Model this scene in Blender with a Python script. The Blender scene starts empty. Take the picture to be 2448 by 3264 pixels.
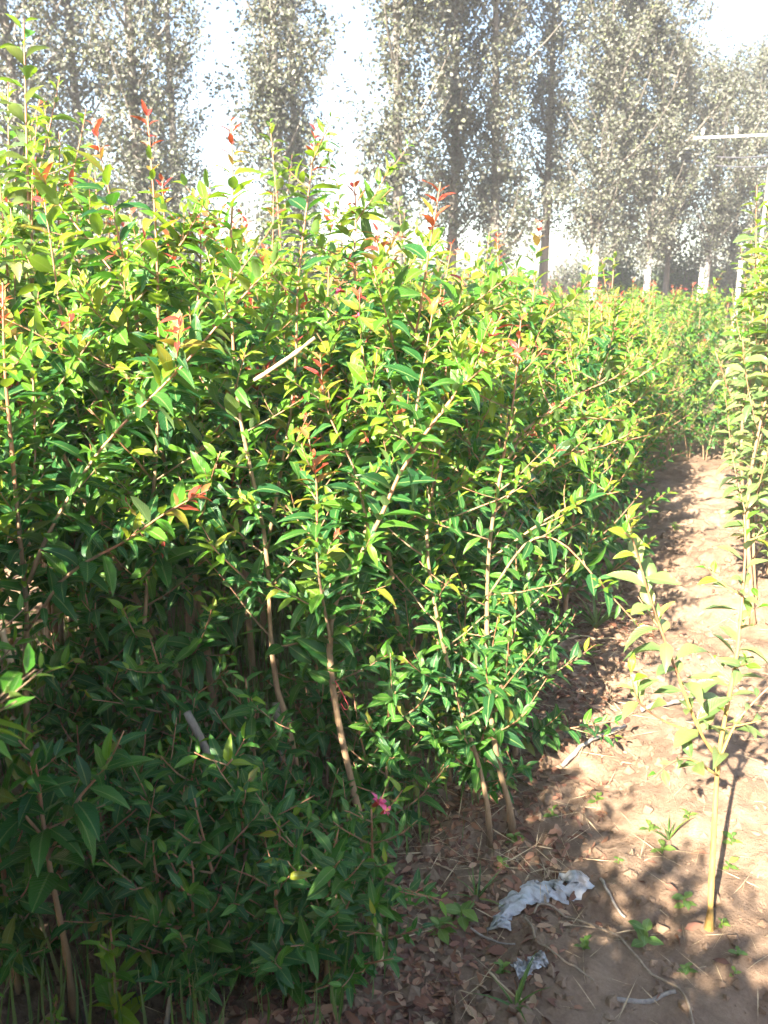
import bpy, math
import numpy as np
from mathutils import Matrix, Vector

R = math.radians
scene = bpy.context.scene
# ------------------------------------------------------------------ camera
CAM_H, PITCH, YAW, FPX = 1.6, R(15.9), R(23.8), 2637.0
cam_data = bpy.data.cameras.new('camera')
cam = bpy.data.objects.new('camera', cam_data)
scene.collection.objects.link(cam)
cam.location = (0, 0, CAM_H)
cam.rotation_euler = (R(90) - PITCH, 0, YAW)
cam_data.sensor_fit = 'VERTICAL'
cam_data.sensor_height = 24
cam_data.lens = 24 * FPX / 3264.0
cam_data.clip_start = 0.02
cam_data.clip_end = 800
cam_data.dof.use_dof = True
cam_data.dof.focus_distance = 2.4
cam_data.dof.aperture_fstop = cam_data.lens / 5.0
scene.camera = cam
# ------------------------------------------------------------------ sky, sun, exposure
SUN_EL, SUN_SHADOW_AZ = R(33), R(6)          # shadows fall along the rows, a touch to the right
world = bpy.data.worlds.new('World')
scene.world = world
world.use_nodes = True
wn = world.node_tree
sky_tex = wn.nodes.new('ShaderNodeTexSky')
sky_tex.sky_type = 'NISHITA'
sky_tex.sun_disc = False
sky_tex.sun_elevation = SUN_EL
sky_tex.sun_rotation = R(180) + SUN_SHADOW_AZ
sky_tex.air_density = 1.0
sky_tex.dust_density = 1.2
sky_tex.ozone_density = 1.2
wn.links.new(sky_tex.outputs[0], wn.nodes['Background'].inputs[0])
wn.nodes['Background'].inputs[1].default_value = 0.064
sun_data = bpy.data.lights.new('sun', 'SUN')
sun_data.energy = 5.0
sun_data.angle = R(0.55)
sun_data.color = (1.0, 0.91, 0.76)
sun = bpy.data.objects.new('sun', sun_data)
scene.collection.objects.link(sun)
sun_to = Vector((math.sin(SUN_SHADOW_AZ) * math.cos(SUN_EL), math.cos(SUN_SHADOW_AZ) * math.cos(SUN_EL), -math.sin(SUN_EL)))
sun.rotation_euler = sun_to.to_track_quat('-Z', 'Y').to_euler()
sun.location = (0, -20, 15)
SUNDIR = -np.array(sun_to)
vs = scene.view_settings
vs.view_transform = 'Standard'
vs.look = 'None'
vs.exposure = 2.8
vs.gamma = 1.0
vs.use_curve_mapping = False
scene.cycles.max_bounces = 4
scene.cycles.diffuse_bounces = 2
scene.cycles.glossy_bounces = 2
scene.cycles.transmission_bounces = 2
scene.cycles.volume_bounces = 0
scene.cycles.adaptive_threshold = 0.03
scene.cycles.transparent_max_bounces = 4

# ------------------------------------------------------------------ helpers
C = scene.collection
rng = np.random.default_rng(7)
FWD = np.array([-math.sin(YAW), math.cos(YAW), 0.0])
RGT = np.array([math.cos(YAW), math.sin(YAW), 0.0])
UPV = np.array([0, 0, 1.0])
AX = FWD * math.cos(PITCH) - UPV * math.sin(PITCH)
CUP = FWD * math.sin(PITCH) + UPV * math.cos(PITCH)
CP = np.array([0, 0, CAM_H])

def ray(px, py):
    return AX + RGT * ((px - 1224) / FPX) + CUP * ((1632 - py) / FPX)
def at(px, py, h):
    """world point on the ray of a photo pixel, h metres ahead measured on the ground"""
    d = ray(px, py)
    return CP + d * (h / (d @ FWD))
def on_ground(px, py, z=0.0):
    d = ray(px, py)
    return CP + d * ((z - CAM_H) / d[2])
def ahead(p):
    return float((np.asarray(p) - CP) @ FWD)

def norm(v):
    return v / np.maximum(np.linalg.norm(v, axis=-1, keepdims=True), 1e-9)

_tab = np.random.default_rng(3).random((256, 256))
def vnoise(x, y):
    xi = np.floor(x).astype(int); yi = np.floor(y).astype(int)
    fx = x - xi; fy = y - yi
    fx = fx * fx * (3 - 2 * fx); fy = fy * fy * (3 - 2 * fy)
    a = _tab[xi % 256, yi % 256]; b = _tab[(xi + 1) % 256, yi % 256]
    c = _tab[xi % 256, (yi + 1) % 256]; d = _tab[(xi + 1) % 256, (yi + 1) % 256]
    return (a * (1 - fx) + b * fx) * (1 - fy) + (c * (1 - fx) + d * fx) * fy - 0.5
def ground_z(x, y):
    x = np.asarray(x, float); y = np.asarray(y, float)
    z = 0.10 * vnoise(x * 1.3 + 9, y * 1.1) + 0.045 * vnoise(x * 4.1, y * 3.7 + 5)
    rough = 0.5 + 0.9 * np.clip(vnoise(x * 2 + 40, y * 2) + 0.5, 0, 1)
    z += rough * (0.045 * vnoise(x * 9, y * 9) + 0.030 * vnoise(x * 21, y * 21 + 3) + 0.011 * vnoise(x * 45, y * 45))
    return z * np.clip(1.6 - np.hypot(x, y) / 30, 0.05, 1)
def gz(p):
    return float(ground_z(p[0], p[1]))

def mesh_arrays(name, verts, tris, mats, mat_idx=None, uv=None, smooth=True):
    me = bpy.data.meshes.new(name)
    n, f = len(verts), len(tris)
    me.vertices.add(n)
    me.vertices.foreach_set('co', np.ascontiguousarray(verts, np.float32).ravel())
    me.loops.add(f * 3)
    me.loops.foreach_set('vertex_index', np.ascontiguousarray(tris, np.int32).ravel())
    me.polygons.add(f)
    me.polygons.foreach_set('loop_start', np.arange(0, f * 3, 3, dtype=np.int32))
    me.polygons.foreach_set('loop_total', np.full(f, 3, np.int32))
    for m in mats:
        me.materials.append(m)
    if mat_idx is not None:
        me.polygons.foreach_set('material_index', np.ascontiguousarray(mat_idx, np.int32))
    me.polygons.foreach_set('use_smooth', np.full(f, smooth, bool))
    if uv is not None:
        l = me.uv_layers.new(name='uv')
        l.data.foreach_set('uv', np.ascontiguousarray(uv[np.asarray(tris).ravel()], np.float32).ravel())
    me.update(calc_edges=True)
    return me

def obj(name, me, parent=None, loc=None):
    o = bpy.data.objects.new(name, me)
    C.objects.link(o)
    if parent is not None:
        o.parent = parent
    if loc is not None:
        o.location = [float(v) for v in loc]
    return o
def tag(o, label=None, cat=None, group=None, kind=None):
    if label: o['label'] = label
    if cat: o['category'] = cat
    if group: o['group'] = group
    if kind: o['kind'] = kind
    return o
def thing(name, loc, label, cat, group=None):
    return tag(obj(name, None, None, loc), label, cat, group)

class Geo:
    """collects triangles in numpy"""
    def __init__(s):
        s.v, s.t, s.m, s.u, s.n = [], [], [], [], 0
    def add(s, v, t, m=0, u=None):
        v = np.asarray(v, float); t = np.asarray(t, int)
        s.v.append(v); s.t.append(t + s.n); s.m.append(np.broadcast_to(np.asarray(m), (len(t),)))
        s.u.append(np.zeros((len(v), 2)) if u is None else u)
        s.n += len(v)
        return s
    def mesh(s, name, mats, off=(0, 0, 0), smooth=True):
        return mesh_arrays(name, np.concatenate(s.v) - np.asarray(off, float), np.concatenate(s.t), mats, np.concatenate(s.m), np.concatenate(s.u), smooth)

def tube(pts, r, k=6, cap=True):
    pts = np.asarray(pts, float); n = len(pts)
    r = np.broadcast_to(np.asarray(r, float), (n,))
    t = norm(np.gradient(pts, axis=0))
    ref = np.array([0.31, 0.17, 0.93]) if abs(t[0, 2]) < 0.9 else np.array([0.9, 0.3, 0.1])
    a = norm(np.cross(t, ref)); b = np.cross(t, a)
    ang = np.arange(k) * 2 * math.pi / k
    v = pts[:, None] + r[:, None, None] * (np.cos(ang)[None, :, None] * a[:, None] + np.sin(ang)[None, :, None] * b[:, None])
    v = v.reshape(-1, 3)
    i = np.arange(n - 1)[:, None] * k + np.arange(k)[None]
    j = np.arange(n - 1)[:, None] * k + (np.arange(k)[None] + 1) % k
    tr = np.concatenate([np.stack([i, j, j + k], -1).reshape(-1, 3), np.stack([i, j + k, i + k], -1).reshape(-1, 3)])
    if cap:
        v = np.concatenate([v, pts[-1:], pts[:1]])
        c = n * k; e = (n - 1) * k
        kk = np.arange(k)
        tr = np.concatenate([tr, np.stack([e + kk, e + (kk + 1) % k, np.full(k, c)], -1), np.stack([(kk + 1) % k, kk, np.full(k, c + 1)], -1)])
    return v, tr

def curve(pts, n):
    """Catmull-Rom through control points, n samples"""
    p = np.asarray(pts, float)
    p = np.concatenate([[2 * p[0] - p[1]], p, [2 * p[-1] - p[-2]]])
    m = len(p) - 3
    s = np.linspace(0, m - 1e-6, n); i = s.astype(int); f = (s - i)[:, None]
    a, b, c, d = p[i], p[i + 1], p[i + 2], p[i + 3]
    return 0.5 * (2 * b + (c - a) * f + (2 * a - 5 * b + 4 * c - d) * f ** 2 + (3 * b - a - 3 * c + d) * f ** 3)

# ------------------------------------------------------------------ materials
def mat(name):
    m = bpy.data.materials.new(name); m.use_nodes = True
    nt = m.node_tree
    return m, nt, nt.nodes['Principled BSDF'], nt.nodes['Material Output']
def N(nt, kind, **kw):
    n = nt.nodes.new(kind)
    for k, v in kw.items():
        setattr(n, k, v)
    return n
def ramp(nt, fac, stops):
    n = nt.nodes.new('ShaderNodeValToRGB')
    el = n.color_ramp.elements
    while len(el) < len(stops): el.new(0.5)
    for e, (p, c) in zip(el, stops):
        e.position = p; e.color = (*c, 1)
    nt.links.new(fac, n.inputs[0])
    return n.outputs[0]
def mathn(nt, op, a, b=None):
    n = N(nt, 'ShaderNodeMath', operation=op)
    for i, x in enumerate((a, b)):
        if x is None: continue
        if isinstance(x, (int, float)): n.inputs[i].default_value = x
        else: nt.links.new(x, n.inputs[i])
    return n.outputs[0]
def noise(nt, scale, detail=4, rough=0.55, vec=None):
    n = N(nt, 'ShaderNodeTexNoise')
    n.inputs['Scale'].default_value = scale; n.inputs['Detail'].default_value = detail; n.inputs['Roughness'].default_value = rough
    if vec is None:
        tc = N(nt, 'ShaderNodeTexCoord'); vec = tc.outputs['Object']
    nt.links.new(vec, n.inputs['Vector'])
    return n.outputs['Fac']

def leaf_mat(name, stops, rough=0.34, transl=0.32, tcol=(0.25, 0.42, 0.04), vein=(0.22, 0.32, 0.10), back=(0.16, 0.22, 0.09), spec=0.5):
    m, nt, bs, out = mat(name)
    L = nt.links.new
    oi = N(nt, 'ShaderNodeObjectInfo'); ge = N(nt, 'ShaderNodeNewGeometry')
    rnd = mathn(nt, 'FRACT', mathn(nt, 'ADD', oi.outputs['Random'], ge.outputs['Random Per Island']))
    col = ramp(nt, rnd, stops)
    uvn = N(nt, 'ShaderNodeUVMap'); uvn.uv_map = 'uv'
    sx = N(nt, 'ShaderNodeSeparateXYZ'); L(uvn.outputs[0], sx.inputs[0])
    d = mathn(nt, 'ABSOLUTE', mathn(nt, 'SUBTRACT', sx.outputs[0], 0.5))
    rib = mathn(nt, 'LESS_THAN', d, 0.045)
    # side veins: slanted stripes
    sv = mathn(nt, 'SINE', mathn(nt, 'MULTIPLY', mathn(nt, 'SUBTRACT', sx.outputs[1], mathn(nt, 'MULTIPLY', d, 0.55)), 75.0))
    mixv = N(nt, 'ShaderNodeMix', data_type='RGBA'); L(mathn(nt, 'MULTIPLY', rib, 0.7), mixv.inputs[0]); L(col, mixv.inputs[6]); mixv.inputs[7].default_value = (*vein, 1)
    # blotches
    tc = N(nt, 'ShaderNodeTexCoord')
    nz = noise(nt, 60, 2, 0.5, tc.outputs['Object'])
    bl = N(nt, 'ShaderNodeMix', data_type='RGBA', blend_type='MULTIPLY'); bl.inputs[0].default_value = 0.5
    L(mixv.outputs[2], bl.inputs[6]); L(ramp(nt, nz, [(0.3, (0.72, 0.74, 0.6)), (0.7, (1.15, 1.12, 1.1))]), bl.inputs[7])
    mb = N(nt, 'ShaderNodeMix', data_type='RGBA'); L(mathn(nt, 'MULTIPLY', ge.outputs['Backfacing'], 0.6), mb.inputs[0]); L(bl.outputs[2], mb.inputs[6]); mb.inputs[7].default_value = (*back, 1)
    L(mb.outputs[2], bs.inputs['Base Color'])
    rr = mathn(nt, 'ADD', mathn(nt, 'MULTIPLY', ge.outputs['Backfacing'], 0.25), rough)
    L(rr, bs.inputs['Roughness'])
    bs.inputs['Specular IOR Level'].default_value = spec
    bp = N(nt, 'ShaderNodeBump'); bp.inputs['Strength'].default_value = 0.25; bp.inputs['Distance'].default_value = 0.002
    L(sv, bp.inputs['Height']); L(bp.outputs[0], bs.inputs['Normal'])
    tr = N(nt, 'ShaderNodeBsdfTranslucent')
    tm = N(nt, 'ShaderNodeMix', data_type='RGBA'); tm.inputs[0].default_value = 0.6; L(bl.outputs[2], tm.inputs[6]); tm.inputs[7].default_value = (*tcol, 1)
    L(tm.outputs[2], tr.inputs['Color'])
    ms = N(nt, 'ShaderNodeMixShader'); ms.inputs[0].default_value = transl
    L(bs.outputs[0], ms.inputs[1]); L(tr.outputs[0], ms.inputs[2]); L(ms.outputs[0], out.inputs['Surface'])
    return m

M = {}
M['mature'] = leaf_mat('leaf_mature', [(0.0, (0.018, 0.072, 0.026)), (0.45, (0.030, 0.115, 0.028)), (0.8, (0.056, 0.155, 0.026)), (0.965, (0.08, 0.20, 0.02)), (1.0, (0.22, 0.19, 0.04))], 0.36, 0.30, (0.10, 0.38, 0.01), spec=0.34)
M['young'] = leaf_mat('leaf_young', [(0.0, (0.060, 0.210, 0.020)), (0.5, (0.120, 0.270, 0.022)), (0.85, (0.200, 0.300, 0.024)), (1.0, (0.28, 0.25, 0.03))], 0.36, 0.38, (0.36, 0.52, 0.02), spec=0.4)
M['tip'] = leaf_mat('leaf_red_tip', [(0.0, (0.40, 0.035, 0.035)), (0.5, (0.44, 0.07, 0.045)), (0.8, (0.46, 0.13, 0.05)), (1.0, (0.38, 0.20, 0.06))], 0.36, 0.34, (0.60, 0.10, 0.03), vein=(0.5, 0.16, 0.06), back=(0.36, 0.12, 0.06))
M['bronze'] = leaf_mat('leaf_bronze', [(0.0, (0.28, 0.13, 0.03)), (0.5, (0.26, 0.22, 0.03)), (1.0, (0.20, 0.25, 0.03))], 0.36, 0.36, (0.5, 0.3, 0.03), vein=(0.4, 0.2, 0.06), back=(0.3, 0.2, 0.07))
M['fruit'] = leaf_mat('leaf_fruit', [(0.0, (0.080, 0.150, 0.050)), (0.5, (0.140, 0.210, 0.070)), (0.85, (0.210, 0.265, 0.090)), (1.0, (0.28, 0.29, 0.09))], 0.34, 0.26, (0.34, 0.44, 0.08), back=(0.20, 0.26, 0.14))
M['poplar'] = leaf_mat('leaf_poplar', [(0.0, (0.052, 0.051, 0.054)), (0.5, (0.078, 0.075, 0.073)), (0.9, (0.112, 0.11, 0.092)), (1.0, (0.17, 0.19, 0.08))], 0.30, 0.15, (0.10, 0.12, 0.04), back=(0.15, 0.148, 0.13), spec=0.5)
M['shrub'] = leaf_mat('leaf_shrub', [(0.0, (0.020, 0.040, 0.018)), (0.6, (0.040, 0.070, 0.025)), (1.0, (0.09, 0.11, 0.04))], 0.45, 0.2, (0.12, 0.2, 0.03))
M['purple'] = leaf_mat('leaf_purple', [(0.0, (0.10, 0.015, 0.03)), (1.0, (0.2, 0.03, 0.05))], 0.45, 0.2, (0.3, 0.03, 0.05))
M['grass'] = leaf_mat('leaf_grass', [(0.0, (0.035, 0.085, 0.018)), (0.6, (0.07, 0.15, 0.025)), (0.9, (0.13, 0.19, 0.04)), (1.0, (0.35, 0.28, 0.12))], 0.4, 0.3, (0.2, 0.4, 0.03))
M['weed'] = leaf_mat('leaf_weed', [(0.0, (0.07, 0.16, 0.03)), (1.0, (0.19, 0.28, 0.05))], 0.45, 0.3, (0.3, 0.45, 0.05))
M['petal'] = leaf_mat('petal_pink', [(0.0, (0.62, 0.05, 0.20)), (1.0, (0.80, 0.16, 0.34))], 0.5, 0.35, (0.85, 0.1, 0.3), vein=(0.7, 0.2, 0.4), back=(0.7, 0.15, 0.3))

def bark_mat(name, c0, c1, scale, rough=0.75, bump=0.4):
    m, nt, bs, out = mat(name)
    tc = N(nt, 'ShaderNodeTexCoord'); mp = N(nt, 'ShaderNodeMapping'); mp.inputs['Scale'].default_value = (1, 1, 0.25)
    nt.links.new(tc.outputs['Object'], mp.inputs[0])
    f = noise(nt, scale, 5, 0.65, mp.outputs[0])
    nt.links.new(ramp(nt, f, [(0.3, c0), (0.7, c1)]), bs.inputs['Base Color'])
    bs.inputs['Roughness'].default_value = rough
    b = N(nt, 'ShaderNodeBump'); b.inputs['Strength'].default_value = bump; b.inputs['Distance'].default_value = 0.01
    nt.links.new(f, b.inputs['Height']); nt.links.new(b.outputs[0], bs.inputs['Normal'])
    return m
M['bark'] = bark_mat('bark_tan', (0.17, 0.10, 0.055), (0.36, 0.24, 0.13), 45)
M['twig'] = bark_mat('twig_reddish', (0.26, 0.10, 0.05), (0.42, 0.22, 0.12), 60, 0.5, 0.2)
M['yellow_stem'] = bark_mat('stem_yellow', (0.26, 0.15, 0.05), (0.52, 0.34, 0.10), 70, 0.6, 0.5)
M['root'] = bark_mat('dry_root', (0.17, 0.12, 0.08), (0.34, 0.26, 0.18), 50, 0.8, 0.3)
M['dry'] = bark_mat('dry_stick', (0.17, 0.14, 0.12), (0.36, 0.31, 0.26), 55, 0.8, 0.4)
M['straw'] = bark_mat('straw', (0.34, 0.23, 0.13), (0.58, 0.45, 0.28), 30, 0.8, 0.1)
M['poplar_bark'] = bark_mat('poplar_bark', (0.09, 0.08, 0.065), (0.24, 0.21, 0.18), 6, 0.85, 0.6)
M['whitewash'] = bark_mat('whitewash', (0.36, 0.34, 0.31), (0.60, 0.58, 0.54), 12, 0.85, 0.4)
M['concrete'] = bark_mat('concrete', (0.26, 0.25, 0.23), (0.40, 0.38, 0.35), 14, 0.85, 0.3)
M['thread_red'] = bark_mat('thread_red', (0.45, 0.05, 0.06), (0.6, 0.1, 0.1), 80, 0.6, 0.1)

def litter_mat():
    m, nt, bs, out = mat('leaf_litter')
    ge = N(nt, 'ShaderNodeNewGeometry')
    nt.links.new(ramp(nt, ge.outputs['Random Per Island'], [(0.0, (0.10, 0.045, 0.03)), (0.4, (0.20, 0.085, 0.05)), (0.75, (0.30, 0.15, 0.085)), (1.0, (0.42, 0.29, 0.18))]), bs.inputs['Base Color'])
    bs.inputs['Roughness'].default_value = 0.8
    return m
M['litter'] = litter_mat()

def soil_mat():
    m, nt, bs, out = mat('soil')
    L = nt.links.new
    a = noise(nt, 1.1, 6, 0.6); b = noise(nt, 14, 8, 0.7); c = noise(nt, 90, 6, 0.75)
    s = mathn(nt, 'ADD', mathn(nt, 'MULTIPLY', a, 0.35), mathn(nt, 'ADD', mathn(nt, 'MULTIPLY', b, 0.4), mathn(nt, 'MULTIPLY', c, 0.25)))
    col = ramp(nt, s, [(0.30, (0.100, 0.060, 0.040)), (0.43, (0.185, 0.120, 0.080)), (0.54, (0.275, 0.188, 0.128)), (0.68, (0.385, 0.282, 0.200))])
    L(col, bs.inputs['Base Color'])
    bs.inputs['Roughness'].default_value = 0.95
    bs.inputs['Specular IOR Level'].default_value = 0.15
    b1 = N(nt, 'ShaderNodeBump'); b1.inputs['Strength'].default_value = 0.7; b1.inputs['Distance'].default_value = 0.02
    L(mathn(nt, 'ADD', b, mathn(nt, 'MULTIPLY', c, 0.6)), b1.inputs['Height']); L(b1.outputs[0], bs.inputs['Normal'])
    return m
M['soil'] = soil_mat()
def plastic_mat():
    m, nt, bs, out = mat('plastic_film')
    f = noise(nt, 25, 5, 0.6)
    nt.links.new(ramp(nt, f, [(0.36, (0.20, 0.17, 0.15)), (0.50, (0.36, 0.35, 0.35)), (0.68, (0.46, 0.46, 0.48))]), bs.inputs['Base Color'])
    bs.inputs['Roughness'].default_value = 0.35
    return m
M['plastic'] = plastic_mat()
def plain(name, c, rough=0.6, metal=0.0):
    m, nt, bs, out = mat(name)
    f = noise(nt, 30, 4)
    nt.links.new(ramp(nt, f, [(0.3, tuple(x * 0.85 for x in c)), (0.7, tuple(min(1, x * 1.1) for x in c))]), bs.inputs['Base Color'])
    bs.inputs['Roughness'].default_value = rough; bs.inputs['Metallic'].default_value = metal
    return m
M['wire'] = plain('wire', (0.10, 0.10, 0.12), 0.5)
M['white_paint'] = plain('white_paint', (0.42, 0.41, 0.40), 0.6)
M['porcelain'] = plain('porcelain', (0.55, 0.5, 0.48), 0.25)
M['stamen'] = plain('stamen', (0.7, 0.5, 0.08), 0.6)

# ------------------------------------------------------------------ ground
def spread(lo, hi, step, far, n):
    g = np.geomspace(step * 2, far, n)
    return np.concatenate([lo - np.cumsum(np.diff(np.concatenate([[0], g])))[::-1], np.arange(lo, hi, step), hi + np.cumsum(np.diff(np.concatenate([[0], g])))])
gx = spread(-2.6, 1.2, 0.022, 220, 34); gy = spread(0.6, 7.5, 0.026, 260, 34)
X, Y = np.meshgrid(gx, gy, indexing='ij')
gv = np.stack([X, Y, ground_z(X, Y)], -1).reshape(-1, 3)
ny = len(gy)
ii = (np.arange(len(gx) - 1)[:, None] * ny + np.arange(ny - 1)[None]).ravel()
gt = np.concatenate([np.stack([ii, ii + ny, ii + ny + 1], -1), np.stack([ii, ii + ny + 1, ii + 1], -1)])
tag(obj('ground', mesh_arrays('ground', gv, gt, [M['soil']])), kind='structure')

# ------------------------------------------------------------------ leaves
def leaf_shape(stations, W, droop, fold, wave=0.0, belly=0.85, seed=0, petiole=0.0):
    r = np.random.default_rng(seed)
    v = [(0, 0, 0)]; uv = [(0.5, 0)]
    if petiole:
        pass
    for t in stations:
        w = W * max(0.05, math.sin(math.pi * t ** belly)) ** 0.85
        y = petiole + t * (1 - petiole) - 0.10 * droop * t * t
        z = -droop * t * t
        e = fold * w
        for s in (-1, 0, 1):
            v.append((s * w, y, z + (e if s else 0) + (r.normal() * wave if s else 0)))
            uv.append((0.5 + 0.5 * s, t))
    v.append((0, 1 - 0.10 * droop, -droop * 1.05)); uv.append((0.5, 1))
    n = len(stations); last = 3 * n + 1
    f = [(0, 2, 1), (0, 3, 2)]
    for i in range(n - 1):
        a = 1 + 3 * i
        f += [(a, a + 1, a + 4), (a, a + 4, a + 3), (a + 1, a + 2, a + 5), (a + 1, a + 5, a + 4)]
    a = 1 + 3 * (n - 1)
    f += [(a, a + 1, last), (a + 1, a + 2, last)]
    return np.array(v, float), np.array(f), np.array(uv, float)
HI = (0.10, 0.26, 0.45, 0.64, 0.84)
LEAF_HI = [leaf_shape(HI, w, d, fo, 0.016, b, i) for i, (w, d, fo, b) in enumerate([(0.20, 0.18, 0.32, 0.8), (0.17, 0.34, 0.45, 0.85), (0.225, 0.08, 0.25, 0.75), (0.18, 0.48, 0.3, 0.8), (0.19, 0.60, 0.35, 0.72), (0.155, 0.12, 0.5, 0.9)])]
LEAF_LO = [leaf_shape((0.3, 0.68), w, d, fo, 0.0, 0.8, i) for i, (w, d, fo) in enumerate([(0.21, 0.16, 0.35), (0.19, 0.32, 0.45), (0.23, 0.06, 0.25)])]
FRUIT_HI = [leaf_shape(HI, w, d, fo, 0.014, b, 20 + i, 0.16) for i, (w, d, fo, b) in enumerate([(0.21, 0.25, 0.5, 0.7), (0.19, 0.45, 0.7, 0.75), (0.23, 0.12, 0.4, 0.7)])]
FRUIT_LO = [leaf_shape((0.3, 0.68), w, d, fo, 0.0, 0.7, i, 0.15) for i, (w, d, fo) in enumerate([(0.22, 0.25, 0.5), (0.19, 0.4, 0.6)])]
MATS = [M['mature'], M['young'], M['tip'], M['bronze']]
FMATS = [M['fruit'], M['young'], M['tip'], M['bronze']]
_leafmesh = {}
def leaf_mesh(fruit, shape, age):
    k = (fruit, shape, age)
    if k not in _leafmesh:
        v, f, uv = (FRUIT_HI if fruit else LEAF_HI)[shape]
        _leafmesh[k] = mesh_arrays('leaf', v, f, [(FMATS if fruit else MATS)[age]], None, uv)
    return _leafmesh[k]

class Leaves:
    def __init__(s): s.p, s.r, s.z, s.age = [], [], [], []
    def add(s, p, r, z, age):
        s.p.append(p); s.r.append(r); s.z.append(z); s.age.append(age)
    def done(s):
        if not s.p: return np.zeros((0, 3)), np.zeros((0, 3, 3)), np.zeros(0), np.zeros(0, int)
        return np.concatenate(s.p), np.concatenate(s.r), np.concatenate(s.z), np.concatenate(s.age)

def leaves_on(L, poly, r, spacing=0.03, start=0.0, size=0.075, opposite=True, red=0.7, young=0.15, taper=0.45, dens=1.0, upness=0.15):
    seg = np.linalg.norm(np.diff(poly, axis=0), axis=1); cum = np.concatenate([[0], np.cumsum(seg)]); T = cum[-1]
    s = np.arange(start * T + spacing * 0.5, T, spacing)
    if len(s) == 0: return
    s = s + r.normal(0, spacing * 0.15, len(s))
    s = np.clip(s, 0, T)
    P = np.stack([np.interp(s, cum, poly[:, i]) for i in range(3)], -1)
    tt = norm(np.gradient(poly, axis=0)); t = norm(np.stack([np.interp(s, cum, tt[:, i]) for i in range(3)], -1))
    ref = np.array([0.2, 0.1, 1.0]); a = norm(np.cross(t, ref) + 1e-6); b = np.cross(t, a)
    n = len(s); hot = r.random()
    base = (np.arange(n) * (math.pi / 2 if opposite else 2.4)) + r.uniform(0, 6.28) + r.normal(0, 0.25, n)
    for k in range(2 if opposite else 1):
        phi = base + k * math.pi + r.normal(0, 0.15, n)
        keep = r.random(n) < dens
        o = np.cos(phi)[:, None] * a + np.sin(phi)[:, None] * b
        dt = T - s
        f = np.clip(dt / 0.22, 0, 1)                                    # 0 at tip, 1 well below
        ang = 0.35 + 0.75 * (1 - f) + r.normal(0, 0.15, n)               # how far leaves point along the shoot
        ax = norm(o + t * ang[:, None] + UPV * upness + r.normal(0, 0.18, (n, 3)))
        nr = t * 0.5 + UPV * 0.7 + SUNDIR * 0.35 + r.normal(0, 0.32, (n, 3))
        nr = norm(nr - ax * np.sum(nr * ax, -1, keepdims=True))
        sd = np.cross(ax, nr)
        rot = np.stack([sd, ax, nr], -1)
        z = 1.08 * size * (taper + (1 - taper) * f) * r.uniform(0.5, 1.3, n)
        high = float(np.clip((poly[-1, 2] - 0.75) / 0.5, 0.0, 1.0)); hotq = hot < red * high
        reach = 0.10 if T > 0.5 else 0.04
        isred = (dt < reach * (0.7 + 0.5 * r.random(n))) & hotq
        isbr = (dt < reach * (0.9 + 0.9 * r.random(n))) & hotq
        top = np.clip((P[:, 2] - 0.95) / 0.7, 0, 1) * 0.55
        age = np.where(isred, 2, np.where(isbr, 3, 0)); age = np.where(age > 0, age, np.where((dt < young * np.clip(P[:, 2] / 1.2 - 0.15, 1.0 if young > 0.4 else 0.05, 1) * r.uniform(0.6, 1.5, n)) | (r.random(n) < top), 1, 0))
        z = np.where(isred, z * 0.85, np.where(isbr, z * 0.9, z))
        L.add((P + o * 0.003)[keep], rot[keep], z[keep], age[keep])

def joined(geo, tmpl, p, rot, z, age, r):
    """adds leaves as triangles"""
    if len(p) == 0: return
    which = r.integers(0, len(tmpl), len(p))
    for k, (v, f, uv) in enumerate(tmpl):
        q = which == k
        m = int(q.sum())
        if not m: continue
        w = np.einsum('nij,mj->nmi', rot[q] * z[q][:, None, None], v) + p[q][:, None]
        ff = f[None] + (np.arange(m) * len(v))[:, None, None]
        geo.add(w.reshape(-1, 3), ff.reshape(-1, 3), np.repeat(age[q], len(f)), np.tile(uv, (m, 1)))

def bent(p0, d, length, up, r, n=8, wob=0.03):
    """a shoot that starts along d and bends towards the sky by 'up'"""
    pts = [np.asarray(p0, float)]; d = norm(np.asarray(d, float))
    for i in range(n - 1):
        d = norm(d + UPV * up / n + r.normal(0, wob, 3))
        pts.append(pts[-1] + d * length / (n - 1))
    return np.array(pts)

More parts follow.
